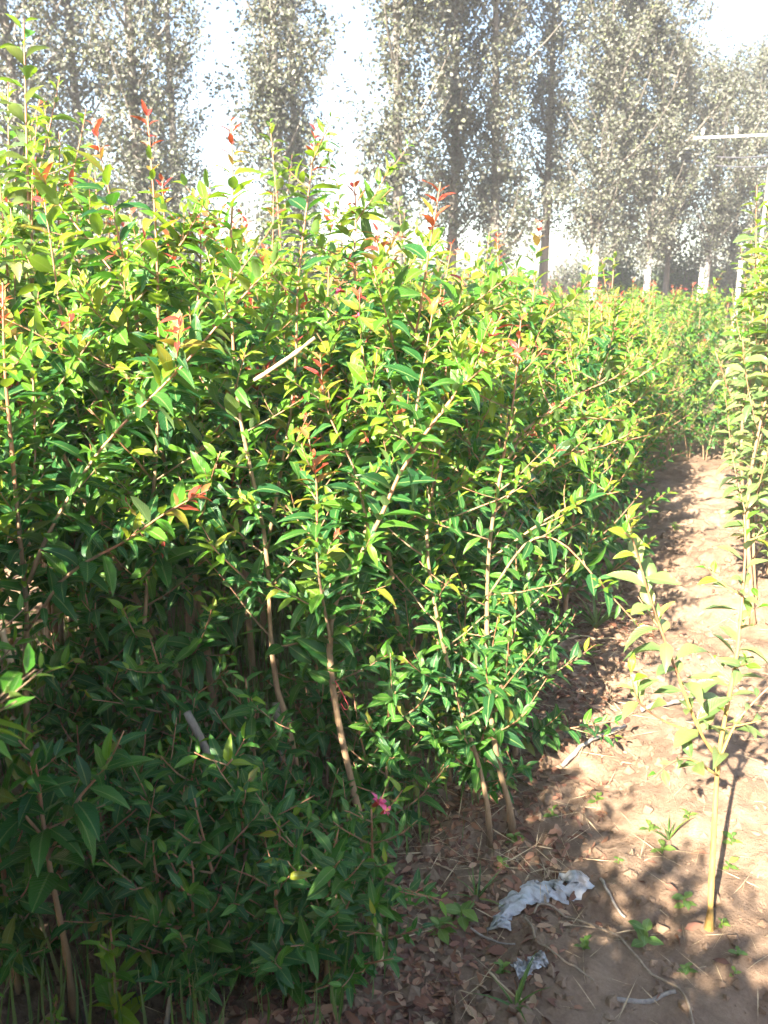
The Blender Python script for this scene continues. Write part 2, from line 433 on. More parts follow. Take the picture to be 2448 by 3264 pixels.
def grow(r, base, H, nb=11, spread=0.42, stems=1, lean=(0, 0), red=0.6, leaf=0.072, low=0.18, twig=1.0):
    """polylines of a nursery sapling: list of (points, r0, r1, leaf start, leaf size, red chance, is_main)"""
    out = []
    for k in range(stems):
        h = H * (1 if k == 0 else r.uniform(0.55, 0.9))
        d = np.array([lean[0] + r.normal(0, 0.06), lean[1] + r.normal(0, 0.06), 1.0]) + (0 if k == 0 else 1) * np.append(r.normal(0, 0.22, 2), 0)
        main = bent(np.asarray(base) + (0 if k == 0 else 1) * np.append(r.normal(0, 0.025, 2), 0), d, h * 1.02, 0.25, r, 12, 0.045)
        main[0, 2] = gz(main[0]) - 0.02
        r0 = 0.0045 + 0.0045 * h
        out.append((main, r0, 0.0016, 0.35, leaf, red, True))
        m = max(2, int(nb * (1 if k == 0 else 0.5)))
        for i in range(m):
            f = low + (0.80 - low) * ((i + r.random()) / m)
            p = main[min(11, int(f * 11))] * (1 - (f * 11) % 1) + main[min(11, int(f * 11) + 1)] * ((f * 11) % 1)
            az = i * 2.4 + r.uniform(-0.5, 0.5)
            o = np.array([math.cos(az), math.sin(az), 0])
            ln = h * spread * r.uniform(0.6, 1.15) * (1.0 - 0.55 * f) + 0.05
            br = bent(p, o * r.uniform(0.7, 1.1) + UPV * r.uniform(0.35, 0.9), ln, r.uniform(0.1, 0.8), r, 8, 0.06)
            out.append((br, 0.0022 + 0.004 * ln, 0.0012, 0.08, leaf * r.uniform(0.85, 1.1), red * (0.05 + 0.4 * f * f), False))
            for j in range(int(ln / 0.10 * twig + r.random())):
                g = r.uniform(0.2, 0.85); q = br[int(g * 7)]
                dd = norm(br[int(g * 7)] - br[max(0, int(g * 7) - 1)] + 1e-6) * 0.6 + r.normal(0, 0.5, 3) + UPV * 0.3
                out.append((bent(q, dd, r.uniform(0.06, 0.18), 0.3, r, 5, 0.05), 0.0016, 0.001, 0.05, leaf * 0.8, red * 0.12, False))
    return out

def make_plant(name, base, polys, r, label, cat, group=None, fruit=False, singles=300, spacing=0.030, detail=True, dens=1.0, mats_branch=None, flowers=(), young=0.15):
    """a plant: Empty at its base, stem, each branch, single leaves and the joined rest of its foliage"""
    base = np.asarray(base, float)
    root = thing(name, base, label, cat, group)
    L = Leaves()
    small = Geo(); hassmall = False
    bm = mats_branch or ('bark', 'twig')
    for (pl, r0, r1, st, sz, red, main) in polys:
        ln = float(np.linalg.norm(np.diff(pl, axis=0), axis=1).sum())
        g = Geo(); rr = np.linspace(r0, r1, len(pl))
        rr = rr * (1 + 0.09 * r.normal(size=len(pl)))
        if main: rr[0] *= 1.7; rr[1] *= 1.15
        big = detail and (main or ln > 0.2)
        v, t = tube(pl, np.maximum(rr, 0.0008), 7 if main else 5)
        lim = np.repeat(np.linspace(0, 1, len(pl)), 7 if main else 5)
        # upper third of a shoot is young reddish wood
        mi = (np.concatenate([lim, [1, 0]])[t[:, 0]] > (0.62 if main else 0.35)).astype(int)
        if big:
            g.add(v, t, mi)
            obj('stem' if main else 'branch', g.mesh('stem' if main else 'branch', [M[bm[0]], M[bm[1]]], base), root)
        else:
            small.add(v, t, mi); hassmall = True
        if sz > 0:
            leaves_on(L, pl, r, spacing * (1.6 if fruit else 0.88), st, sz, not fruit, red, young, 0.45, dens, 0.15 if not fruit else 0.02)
    if hassmall:
        o = obj('twigs' if detail else 'stem', small.mesh('twigs', [M[bm[0]], M[bm[1]]], base), root)
        if detail: o['kind'] = 'stuff'
    p, rot, z, age = L.done()
    if len(p):
        dist = np.linalg.norm(p - CP, axis=1) + r.normal(0, 0.05, len(p))
        order = np.argsort(dist)
        one = order[:singles]; rest = order[singles:]
        hi = FRUIT_HI if fruit else LEAF_HI
        for i in one:
            o = bpy.data.objects.new('leaf', leaf_mesh(fruit, int(r.integers(0, len(hi))), int(age[i])))
            C.objects.link(o); o.parent = root
            mm = np.eye(4); mm[:3, :3] = rot[i] * z[i]; mm[:3, 3] = p[i] - base
            o.matrix_basis = Matrix(mm.tolist())
        if len(rest):
            near = singles > 0
            g = Geo()
            joined(g, (FRUIT_HI if near else FRUIT_LO) if fruit else (LEAF_HI if near and dist.min() < 2.4 else LEAF_LO), p[rest], rot[rest], z[rest], age[rest], r)
            o = obj('foliage', g.mesh('foliage', FMATS if fruit else MATS, base), root)
            o['kind'] = 'stuff'
    for (fp, fs) in flowers:
        make_flower(root, base, np.asarray(fp), fs, r)
    return root

PETAL = leaf_shape((0.25, 0.55, 0.85), 0.34, 0.25, 0.3, 0.05, 1.2, 5)
def make_flower(root, base, p, s, r):
    g = Geo(); v, t = tube(np.array([[0, 0, 0], [0, 0, 0.4 * s], [0, 0, 0.55 * s]]), [0.10 * s, 0.16 * s, 0.22 * s], 6); g.add(v, t)
    f = obj('flower', g.mesh('flower', [M['tip']]), root, p - base)
    f.rotation_euler = (r.normal(0.9, 0.3), r.normal(0.5, 0.4), r.uniform(0, 6))
    pm = mesh_arrays('petal', PETAL[0] * s * 0.75, PETAL[1], [M['petal']], None, PETAL[2])
    for k in range(6):
        o = obj('petal', pm, f, (0, 0, 0.5 * s))
        o.rotation_euler = (r.uniform(0.0, 1.25), r.normal(0, 0.35), k * 1.047 + r.normal(0, 0.25)); q = r.uniform(0.6, 1.15); o.scale = (q * r.uniform(0.7, 1.1), q, q)
    g = Geo()
    for k in range(7):
        d = np.array([r.normal(0, 0.12), r.normal(0, 0.12), 0.35]) * s
        v, t = tube(np.array([[0, 0, 0.5 * s], np.array([0, 0, 0.5 * s]) + d]), 0.02 * s, 4); g.add(v, t)
    obj('stamen', g.mesh('stamen', [M['stamen']]), f)

# ------------------------------------------------------------------ the saplings nearest the camera
def PL(pix, h0, h1, n=14):
    hs = np.linspace(h0, h1, len(pix))
    return curve([at(x, y, h) for (x, y), h in zip(pix, hs)], n)
def sprout(r, poly, m, f0, f1, ln, leaf, red=0.5, out=1.0, up=0.5, twigs=True):
    res = []
    n = len(poly)
    for i in range(m):
        f = f0 + (f1 - f0) * (i + r.random()) / m
        k = min(n - 2, int(f * (n - 1))); p = poly[k] + (poly[k + 1] - poly[k]) * ((f * (n - 1)) % 1)
        az = i * 2.4 + r.uniform(-0.6, 0.6)
        l = ln * r.uniform(0.55, 1.25) * (1.15 - 0.6 * f)
        b = bent(p, np.array([math.cos(az), math.sin(az), 0]) * out + UPV * r.uniform(0.2, 0.9), l, up * r.uniform(0.3, 1.4), r, 7, 0.06)
        res.append((b, 0.0018 + 0.004 * l, 0.001, 0.05, leaf * r.uniform(0.8, 1.1), red * 0.25, False))
        if twigs and l > 0.16:
            q = b[int(r.integers(2, 6))]
            res.append((bent(q, r.normal(0, 0.6, 3) + UPV * 0.4, r.uniform(0.05, 0.13), 0.3, r, 5, 0.05), 0.0014, 0.0009, 0.05, leaf * 0.75, red * 0.2, False))
    return res

def hero(name, pix, label, r_seed, r0=0.010, h1=None, leaf=0.08, st=0.4, red=0.6, extra=(), sp=(6, 0.3, 0.95, 0.28), fruit=False, cat='sapling', dens=1.0, mats=None, flowers=(), singles=300, spacing=0.03, young=0.15, r1=0.002):
    r = np.random.default_rng(r_seed)
    b = on_ground(*pix[0]); h = ahead(b)
    main = PL(pix, h, h1 or h, 20)
    main[0, 2] = gz(main[0]) - 0.015
    polys = [(main, r0, r1, st, leaf, red, True)]
    polys += sprout(r, main, int(sp[0] * 1.25), sp[1], sp[2], sp[3] * 1.1, leaf, red)
    for (ep, eh0, eh1, er, est, n_side, ln) in extra:
        e = PL(ep, eh0, eh1, 14)
        polys.append((e, er, 0.0014, est, leaf, red, False))
        polys += sprout(r, e, int(n_side * 0.9), 0.2, 0.95, ln * 1.1, leaf * 0.9, red)
    return make_plant(name, main[0] + np.array([0, 0, 0.015]), polys, r, label, cat, None, fruit, singles, spacing, True, dens, mats, flowers, young)

hero('nursery_sapling', [(190, 2720), (105, 2450), (82, 2200), (85, 1950), (62, 1700), (30, 1350), (14, 1150), (8, 900)],
     'tall sapling with bare tan stem at the left edge, long branch slanting right', 11, 0.0105, 2.0, 0.085, 0.42, 0.5,
     extra=[([(90, 1860), (165, 1680), (330, 1420), (560, 1190), (760, 960), (905, 810)], 2.0, 2.12, 0.0062, 0.1, 4, 0.14),
            ([(88, 2010), (220, 1830), (400, 1725), (520, 1640), (665, 1560)], 1.98, 1.9, 0.0050, 0.12, 3, 0.12),
            ([(70, 1760), (110, 1500), (105, 1200), (95, 1060)], 2.05, 2.15, 0.0045, 0.1, 2, 0.1)],
     sp=(5, 0.3, 0.9, 0.2), spacing=0.026)
hero('nursery_sapling', [(1160, 2760), (1145, 2600), (1100, 2400), (1062, 2200), (1052, 2020), (1090, 1860), (1180, 1720), (1290, 1480), (1440, 1270), (1530, 1150), (1600, 1000)],
     'sapling with thick reddish stem leaning diagonally right to a red tip mid picture', 12, 0.0125, 2.12, 0.085, 0.34, 1.0,
     extra=[([(1310, 1440), (1335, 1250), (1365, 1080), (1385, 950)], 2.1, 2.15, 0.0040, 0.1, 3, 0.1),
            ([(1056, 2060), (1012, 1800), (1010, 1560), (985, 1400)], 1.98, 1.9, 0.0042, 0.1, 4, 0.12),
            ([(1180, 1720), (1130, 1500), (1040, 1300), (1020, 1130)], 2.1, 2.2, 0.0045, 0.1, 4, 0.14),
            ([(1440, 1270), (1540, 1180), (1600, 1140), (1650, 1125)], 2.1, 2.05, 0.003, 0.1, 1, 0.08)],
     sp=(9, 0.3, 0.9, 0.24), spacing=0.026, singles=300)
hero('nursery_sapling', [(1640, 2620), (1592, 2450), (1562, 2250), (1552, 2000), (1560, 1740), (1600, 1480), (1640, 1250), (1660, 1020)],
     'sapling with bowed slim trunk at the path edge, arching branches over bare soil', 13, 0.0105, 2.3, 0.062, 0.3, 0.6,
     extra=[([(1556, 1900), (1680, 1730), (1790, 1730), (1930, 1880), (2040, 2000)], 2.2, 2.1, 0.0042, 0.15, 4, 0.12),
            ([(1570, 1640), (1720, 1480), (1890, 1430), (2075, 1385)], 2.25, 2.45, 0.0045, 0.1, 6, 0.12),
            ([(1565, 1780), (1750, 1650), (1880, 1590), (1985, 1565)], 2.25, 2.35, 0.0042, 0.1, 6, 0.14),
            ([(1620, 1420), (1760, 1300), (1900, 1230), (2055, 1165)], 2.3, 2.55, 0.0045, 0.1, 7, 0.16),
            ([(1600, 1500), (1680, 1380), (1830, 1335), (1990, 1340)], 2.3, 2.4, 0.004, 0.1, 5, 0.12)],
     sp=(12, 0.25, 0.95, 0.3), singles=300)
hero('nursery_sapling', [(1566, 2650), (1530, 2450), (1450, 2200), (1390, 1950), (1360, 1700), (1400, 1450), (1420, 1200), (1430, 1000)],
     'thin leaning sapling rooted just left of the bowed trunk by the path', 14, 0.008, 2.35, 0.060, 0.25, 0.5,
     sp=(15, 0.2, 0.97, 0.32), singles=300)
hero('nursery_sapling', [(236, 3205), (205, 3000), (165, 2800), (135, 2600), (110, 2430), (60, 2360)],
     'low sapling in the bottom left corner with large drooping dark leaves', 15, 0.0085, 1.45, 0.108, 0.5, 0.0,
     extra=[([(160, 2720), (240, 2560), (340, 2440), (395, 2330)], 1.48, 1.52, 0.004, 0.3, 2, 0.08),
            ([(150, 2680), (40, 2560), (-60, 2500)], 1.48, 1.4, 0.004, 0.3, 2, 0.08)],
     sp=(4, 0.5, 0.9, 0.12), spacing=0.034, young=0.05)
hero('nursery_sapling', [(372, 3300), (368, 3180), (362, 3060), (352, 2960)],
     'tiny bright yellow-green seedling with orange tip at bottom left', 16, 0.004, None, 0.075, 0.1, 1.0, sp=(3, 0.4, 0.8, 0.06), young=0.5, spacing=0.034)
hero('nursery_sapling', [(170, 3330), (172, 3240), (180, 3190)],
     'smallest seedling cut by the lower frame edge beside the orange-tipped seedling', 17, 0.0035, None, 0.05, 0.1, 1.0, sp=(2, 0.3, 0.8, 0.05), young=0.5, spacing=0.03)
hero('nursery_sapling', [(960, 3235), (905, 3050), (880, 2880), (885, 2740)],
     'short bushy sapling of blue-green leaves at bottom centre with yellowish crown', 18, 0.0085, 1.5, 0.072, 0.1, 0.4,
     sp=(13, 0.1, 0.95, 0.16), spacing=0.026, young=0.06)
hero('nursery_sapling', [(722, 2960), (690, 2800), (662, 2680), (650, 2560), (690, 2480), (740, 2420)],
     'short sapling with wavy large glossy leaves and orange bud left of centre', 19, 0.0075, 1.65, 0.092, 0.45, 1.0,
     extra=[([(660, 2660), (740, 2560), (800, 2480)], 1.7, 1.6, 0.0035, 0.1, 2, 0.08)],
     sp=(4, 0.4, 0.95, 0.12), spacing=0.03, young=0.06)
fl = at(1188, 2570, 1.57)
hero('nursery_sapling', [(1222, 3080), (1200, 2900), (1188, 2740), (1184, 2580)],
     'low leafy sapling bearing one bright pink flower near the bottom', 20, 0.0075, 1.62, 0.062, 0.15, 0.2,
     sp=(14, 0.15, 0.97, 0.2), spacing=0.026, young=0.08, flowers=[(fl, 0.036), (fl + RGT * 0.018 - FWD * 0.01 + UPV * -0.012, 0.024)])
hero('nursery_sapling', [(985, 2720), (960, 2560), (930, 2350), (880, 2180), (860, 1980), (850, 1750), (800, 1500), (760, 1300), (740, 1050), (735, 800), (742, 600), (736, 380)],
     'sapling whose slender shoot rises to a red tip against the left sky gap', 21, 0.010, 2.3, 0.075, 0.4, 1.0,
     extra=[([(850, 1750), (900, 1480), (940, 1200), (950, 900), (985, 600), (1008, 400)], 2.3, 2.4, 0.006, 0.15, 7, 0.2)],
     sp=(13, 0.3, 0.85, 0.3))
hero('nursery_sapling', [(490, 2640), (470, 2450), (440, 2250), (460, 2000), (480, 1700), (500, 1400), (505, 1050), (495, 700), (470, 370)],
     'sapling reaching above the others at left with a red-orange forked tip', 22, 0.010, 2.35, 0.078, 0.4, 1.0,
     extra=[([(500, 1250), (620, 1000), (640, 800), (632, 690)], 2.35, 2.45, 0.0045, 0.15, 5, 0.18),
            ([(500, 1150), (380, 900), (180, 640), (110, 520)], 2.35, 2.5, 0.0045, 0.15, 5, 0.18)],
     sp=(14, 0.28, 0.85, 0.3))
hero('nursery_sapling', [(1320, 2500), (1300, 2250), (1270, 2000), (1230, 1700), (1180, 1400), (1150, 1100), (1130, 850), (1135, 700), (1128, 560)],
     'sapling in the middle of the bed with pink blossom along its upper shoot', 23, 0.010, 2.55, 0.072, 0.35, 1.0,
     sp=(16, 0.25, 0.9, 0.34), flowers=[(at(1100, 930, 2.5), 0.03), (at(1122, 1010, 2.45), 0.03), (at(1165, 1100, 2.45), 0.028), (at(1085, 985, 2.5), 0.026)])
fru = ('yellow_stem', 'twig')
hero('fruit_sapling', [(2262, 2960), (2268, 2800), (2278, 2600), (2290, 2420), (2318, 2250), (2350, 2080), (2366, 1900), (2376, 1740), (2372, 1640)],
     'young fruit sapling with bare yellow stem standing in the soil at lower right', 24, 0.0085, 1.84, 0.076, 0.45, 0.0,
     extra=[([(2288, 2420), (2230, 2330), (2160, 2150), (2090, 1960), (2040, 1800), (1995, 1640)], 1.76, 1.62, 0.005, 0.12, 4, 0.12),
            ([(2285, 2470), (2200, 2420), (2140, 2430), (2080, 2480)], 1.75, 1.65, 0.0035, 0.2, 1, 0.08),
            ([(2230, 2340), (2120, 2300), (2040, 2240), (2010, 2150)], 1.75, 1.62, 0.003, 0.55, 1, 0.05),
            ([(2292, 2420), (2350, 2300), (2440, 2200), (2500, 2150)], 1.76, 1.8, 0.0035, 0.2, 1, 0.1)],
     sp=(5, 0.42, 0.9, 0.16), fruit=True, mats=fru, spacing=0.015, cat='sapling', young=0.12)

# ------------------------------------------------------------------ front row along the path, and the bed behind it
ORD = ['first', 'second', 'third', 'fourth', 'fifth', 'sixth', 'seventh', 'eighth', 'ninth', 'tenth', 'eleventh', 'twelfth', 'thirteenth', 'fourteenth', 'fifteenth', 'sixteenth', 'seventeenth', 'eighteenth', 'nineteenth', 'twentieth']
pr = np.random.default_rng(101)
k = 0
y = 2.85
while y < 7.6:
    b = np.array([-0.80 + pr.normal(0, 0.05), y + pr.normal(0, 0.04), 0]); b[2] = gz(b)
    H = pr.uniform(1.35, 1.58)
    make_plant('nursery_sapling', b, grow(pr, b, H, 24, 0.40, 1, (0.03, 0), 0.6, 0.078, 0.12), pr,
               'green sapling lining the path, %s behind the bowed trunk' % ORD[k], 'sapling', 'saplings lining the path', False, 260 if k < 7 else 0, 0.032 if k < 7 else 0.04)
    k += 1
    y += pr.uniform(0.33, 0.45)
row_x = [-1.2, -1.55, -1.9, -2.25, -2.6, -2.95, -3.3, -3.65, -4.0, -4.4]
for xi, rx in enumerate(row_x):
    y = 1.55 + pr.uniform(0, 0.2)
    while y < 5.2:
        b = np.array([rx + pr.normal(0, 0.07), y + pr.normal(0, 0.05), 0]); b[2] = gz(b)
        h = ahead(b); lat = float((b - CP) @ RGT)
        y += pr.uniform(0.33, 0.45)
        if h < 2.28 or lat < -0.62 * h - 0.25 or h > 4.6: continue
        H = pr.uniform(1.52, 1.86) + 0.22 * float(np.clip(-lat / h, -0.2, 0.5) * 2 if lat < 0 else -0.3 * lat / h)
        near = h < 3.3
        make_plant('nursery_sapling', b, grow(pr, b, H, 18, 0.34, int(pr.integers(1, 3)), (0.02, 0.02), 1.0, 0.090, 0.24), pr,
                   'leafy green sapling with reddish shoots packed in the bed left of the path', 'sapling', 'saplings packed in the bed', False, 160 if near else 0, 0.032 if near else 0.038)

# tall pale fruit saplings that stand over the bed
def fruit_plant(px, py_top, h, label, seed, base_px=None, nb=7, group=None, singles=160, leaf=0.10):
    r = np.random.default_rng(seed)
    top = at(px, py_top, h)
    b = np.array([top[0] + r.normal(0, 0.06), top[1] + r.normal(0, 0.06), 0.0]) if base_px is None else np.append(at(base_px, 1700, h)[:2], 0)
    b[2] = gz(b)
    main = curve([b - [0, 0, 0.02], b * 0.66 + top * 0.34 + np.append(r.normal(0, 0.04, 2), 0), b * 0.3 + top * 0.7 + np.append(r.normal(0, 0.04, 2), 0), top], 16)
    H = top[2]
    polys = [(main, 0.006 + 0.003 * H, 0.002, 0.28, leaf, 0.1, True)]
    for i in range(nb):
        f = 0.2 + 0.65 * (i + r.random()) / nb
        p = main[int(f * 15)]; az = i * 2.4 + r.uniform(0, 0.6)
        bl = bent(p, np.array([math.cos(az), math.sin(az), 0]) * 0.55 + UPV, H * 0.30 * (1.1 - 0.6 * f) * r.uniform(0.7, 1.2), 0.9, r, 8, 0.03)
        polys.append((bl, 0.004, 0.0014, 0.08, leaf * r.uniform(0.85, 1.05), 0.1, False))
    return make_plant('fruit_sapling', b, polys, r, label, 'sapling', group, True, singles, 0.014, True, 1.0, ('bark', 'twig'), (), 0.1)
fruit_plant(75, 60, 3.1, 'tallest pale-leaved fruit sapling rising at the upper left corner', 31, 110, 9)
fruit_plant(25, 260, 3.3, 'pale fruit sapling left of the tallest one at the upper left', 51, None, 9)
fruit_plant(140, 330, 3.7, 'second tallest pale fruit sapling at the upper left', 52, None, 9)
fruit_plant(235, 470, 3.9, 'pale fruit sapling between the second tallest and the red tips at upper left', 53, None, 8)
fruit_plant(190, 420, 3.3, 'pale fruit sapling just right of the tallest one at upper left', 32, None, 8)
fruit_plant(-10, 470, 2.9, 'pale fruit sapling cut by the left frame edge', 33, None, 8)
fruit_plant(300, 520, 4.2, 'pale fruit sapling third from the left edge, behind red tips', 34)
fruit_plant(860, 390, 5.0, 'slim pale fruit sapling standing in front of the left sky gap', 35, None, 4)
fruit_plant(1075, 560, 4.6, 'slim pale fruit sapling behind the red-tipped shoots at centre', 36, None, 5)
fruit_plant(1270, 640, 5.2, 'pale fruit sapling in the middle distance left of the sky gap', 37, None, 7)
fruit_plant(1380, 700, 5.6, 'pale fruit sapling in the middle distance under the dense poplar', 38, None, 7)
fruit_plant(1560, 740, 6.0, 'pale fruit sapling in the middle distance nearest the white trunks', 39, None, 6)
fruit_plant(1960, 800, 5.0, 'slender green sapling in front of the dark shrub between trunks', 48, None, 5, leaf=0.08)
# the row at the right edge of the picture
fruit_plant(2412, 590, 4.6, 'tall fruit sapling at the right frame edge with its top before the utility pole', 41, 2395, 9)
fruit_plant(2446, 640, 3.7, 'leafiest fruit sapling on the right frame edge', 54, 2440, 10)
fruit_plant(2395, 720, 5.8, 'fruit sapling just behind the tall one at the right edge', 55, 2405, 10)
fruit_plant(2330, 1010, 4.9, 'fruit sapling left of the tall one at the right edge', 42, 2430, 5)
fruit_plant(2460, 760, 4.2, 'fruit sapling half outside the right frame edge', 43, 2470, 8)
fruit_plant(2280, 1120, 5.4, 'fruit sapling leaning left over the end of the path', 44, 2440, 4)
fruit_plant(2430, 1180, 3.9, 'shorter fruit sapling low at the right edge of the path', 45, 2436, 6)
fruit_plant(2360, 930, 6.6, 'fruit sapling farther along the right side of the path', 46, 2400, 8)
fruit_plant(2420, 880, 8.0, 'farthest fruit sapling along the right side of the path', 47, 2420, 8)

# ------------------------------------------------------------------ far rows: copies of six saplings
def variant(seed, H):
    r = np.random.default_rng(seed)
    polys = grow(r, np.zeros(3), H, 20, 0.38, 2, (0, 0), 0.8, 0.090, 0.12, 0.6)
    L = Leaves(); g = Geo()
    for (pl, r0, r1, st, sz, red, main) in polys:
        v, t = tube(pl, np.linspace(r0, r1, len(pl)), 4); g.add(v, t, 0)
        leaves_on(L, pl, r, 0.042, st, sz, True, red, 0.2)
    p, rot, z, age = L.done(); f = Geo(); joined(f, LEAF_LO, p, rot, z, age, r)
    return g.mesh('stem', [M['bark']]), f.mesh('foliage', MATS)
VAR = [variant(200 + i, 1.45 + 0.03 * i) for i in range(6)]
def far_sapling(x, y, s, label, group, i):
    b = (x, y, float(ground_z(x, y)))
    root = thing('nursery_sapling', b, label, 'sapling', group)
    root.rotation_euler = (0, 0, float(fr.uniform(0, 6.28)))
    root.scale = (s, s, s)
    st, fo = VAR[i % 6]
    obj('stem', st, root); obj('foliage', fo, root)['kind'] = 'stuff'
fr = np.random.default_rng(55)
spots = []
for rx in np.arange(-0.85, -13.5, -0.6):
    y = 3.2 + fr.uniform(0, 0.4)
    while y < 17:
        x = rx + fr.normal(0, 0.1); yy = y + fr.normal(0, 0.08)
        y += 0.6 if yy < 9 else 0.8
        d = np.array([x, yy, 0]); h = float(d @ FWD); lat = float(d @ RGT)
        if (rx > -1 and yy < 7.6) or h < 4.6 or lat < -0.50 * h - 0.3: continue
        spots.append((h, x, yy, fr.uniform(0.87, 0.98) + 0.25 * max(0.0, -lat / h - 0.05) * 2))
spots += [(20 + i, fr.uniform(-1.2, 3.0), fr.uniform(10.5, 17), fr.uniform(0.9, 1.02)) for i in range(26)]
spots.sort()
for i, (h, x, yy, sc) in enumerate(spots[:170]):
    far_sapling(x, yy, sc, 'distant sapling with yellow-green top at the back of the bed', 'saplings at the back of the bed', i)
vdat = []
for st, fo in VAR:
    co = np.zeros(len(fo.vertices) * 3, np.float32); fo.vertices.foreach_get('co', co)
    li = np.zeros(len(fo.loops), np.int32); fo.loops.foreach_get('vertex_index', li)
    mi = np.zeros(len(fo.polygons), np.int32); fo.polygons.foreach_get('material_index', mi)
    vdat.append((co.reshape(-1, 3), li.reshape(-1, 3), mi))
g = Geo()
for i, (h, x, yy, sc) in enumerate(spots[170:]):
    co, tr, mi = vdat[i % 6]; a = fr.uniform(0, 6.28); ca, sa = math.cos(a), math.sin(a)
    top = co[tr[:, 0], 2] > 0.95                     # only the crowns show from here
    g.add((co * sc) @ np.array([[ca, sa, 0], [-sa, ca, 0], [0, 0, 1]]) + [x, yy, 0], tr[top], mi[top])
tag(obj('far_saplings', g.mesh('far_saplings', MATS)), 'mass of far saplings whose tops merge at the horizon', 'saplings', None, 'stuff')
# plants that close the far end of the path
for i, (x, yy, s) in enumerate([(-0.45, 8.1, 0.75), (-0.15, 8.2, 0.55), (-0.62, 7.8, 0.6), (-0.3, 7.95, 0.5), (0.1, 7.9, 0.6), (-0.2, 8.6, 0.9), (0.15, 9.4, 0.95), (-0.5, 9.2, 1.0), (0.5, 8.7, 0.95), (0.25, 7.6, 0.6), (0.7, 7.4, 0.9), (0.9, 6.2, 0.9), (0.05, 10.3, 1.0), (0.75, 10.0, 1.0), (1.1, 8.8, 1.0)]):
    far_sapling(x, yy, s, 'sapling in the clump that closes the far end of the path', 'saplings closing the path', i + 2)
# unseen saplings added behind the camera only to shade the foreground
back = [(-0.5, -0.7, 1.2), (-0.2, -0.8, 1.2), (0.08, -0.65, 1.2), (0.32, -0.7, 1.3), (0.5, -0.5, 1.3), (0.55, -1.2, 1.35), (-0.62, -0.35, 1.2), (-0.36, -0.45, 1.15), (-0.1, -0.42, 1.1), (0.2, -0.4, 1.2), (-0.55, -1.0, 1.3), (0.45, -0.9, 1.4), (0.62, -0.75, 1.4), (-0.35, -1.2, 1.25), (0.02, -1.2, 1.25), (0.36, -1.3, 1.4)]
for rx in np.arange(-0.75, -3.2, -0.36):
    edge = min(-rx * 0.88 - 0.62, 1.1)
    back += [(rx + fr.normal(0, 0.05), edge - 0.1 - q * 0.36, fr.uniform(1.15, 1.3)) for q in range(4)]
for i, (x, yy, sc) in enumerate(back):
    far_sapling(x, yy, sc, 'unseen sapling added behind the viewpoint to cast foreground shade', 'added shade saplings behind the viewpoint', i)
# short bushy saplings that fill the foreground of the bed
sr = np.random.default_rng(71)
low = [(60, 3150, 0.5, 'short sapling at the lower left frame edge'), (330, 2990, 0.45, 'short dark sapling right of the large-leaved one at bottom left'),
       (540, 3130, 0.42, 'short dark sapling at bottom left behind the yellow seedling'), (610, 3220, 0.38, 'lowest dark sapling at the bottom left centre'), (740, 3140, 0.5, 'short dark sapling left of the blue-green bush base'), (560, 2920, 0.5, 'short bushy sapling in the shade at left centre'), (830, 3010, 0.5, 'short dark sapling left of the blue-green bush'),
       (420, 2800, 0.45, 'short sapling in the shade behind the wavy-leaved one'), (1040, 3160, 0.45, 'short dark sapling right of the blue-green bush'), (1050, 2850, 0.3, 'short sapling behind the pink-flowered one'),
              (830, 2720, 0.6, 'half-grown dark sapling at lower centre left'), (620, 2660, 0.65, 'half-grown sapling between the grey stakes'), (1230, 2640, 0.6, 'half-grown sapling below the leaning reddish stem'),
       (260, 2640, 0.6, 'half-grown sapling in the shade right of the tan stem'), (1010, 2580, 0.7, 'half-grown sapling in deep shade at centre'), (420, 2560, 0.75, 'half-grown sapling in deep shade at left'), (1400, 2500, 0.7, 'half-grown sapling behind the thin leaning trunk'),
       (1520, 2540, 0.7, 'half-grown sapling between the two path-edge trunks'), (1640, 2400, 0.8, 'half-grown sapling at the path edge right behind the bowed trunk')]
for px, py, H, lab in low:
    b = on_ground(px, py); b[2] = gz(b)
    make_plant('nursery_sapling', b, grow(sr, b, H, 11, 0.40, 2, (0, 0), 0.0, 0.082, 0.08, 0.4), sr, lab, 'sapling', 'short saplings at the front of the bed', False, 260, 0.034, young=0.03)

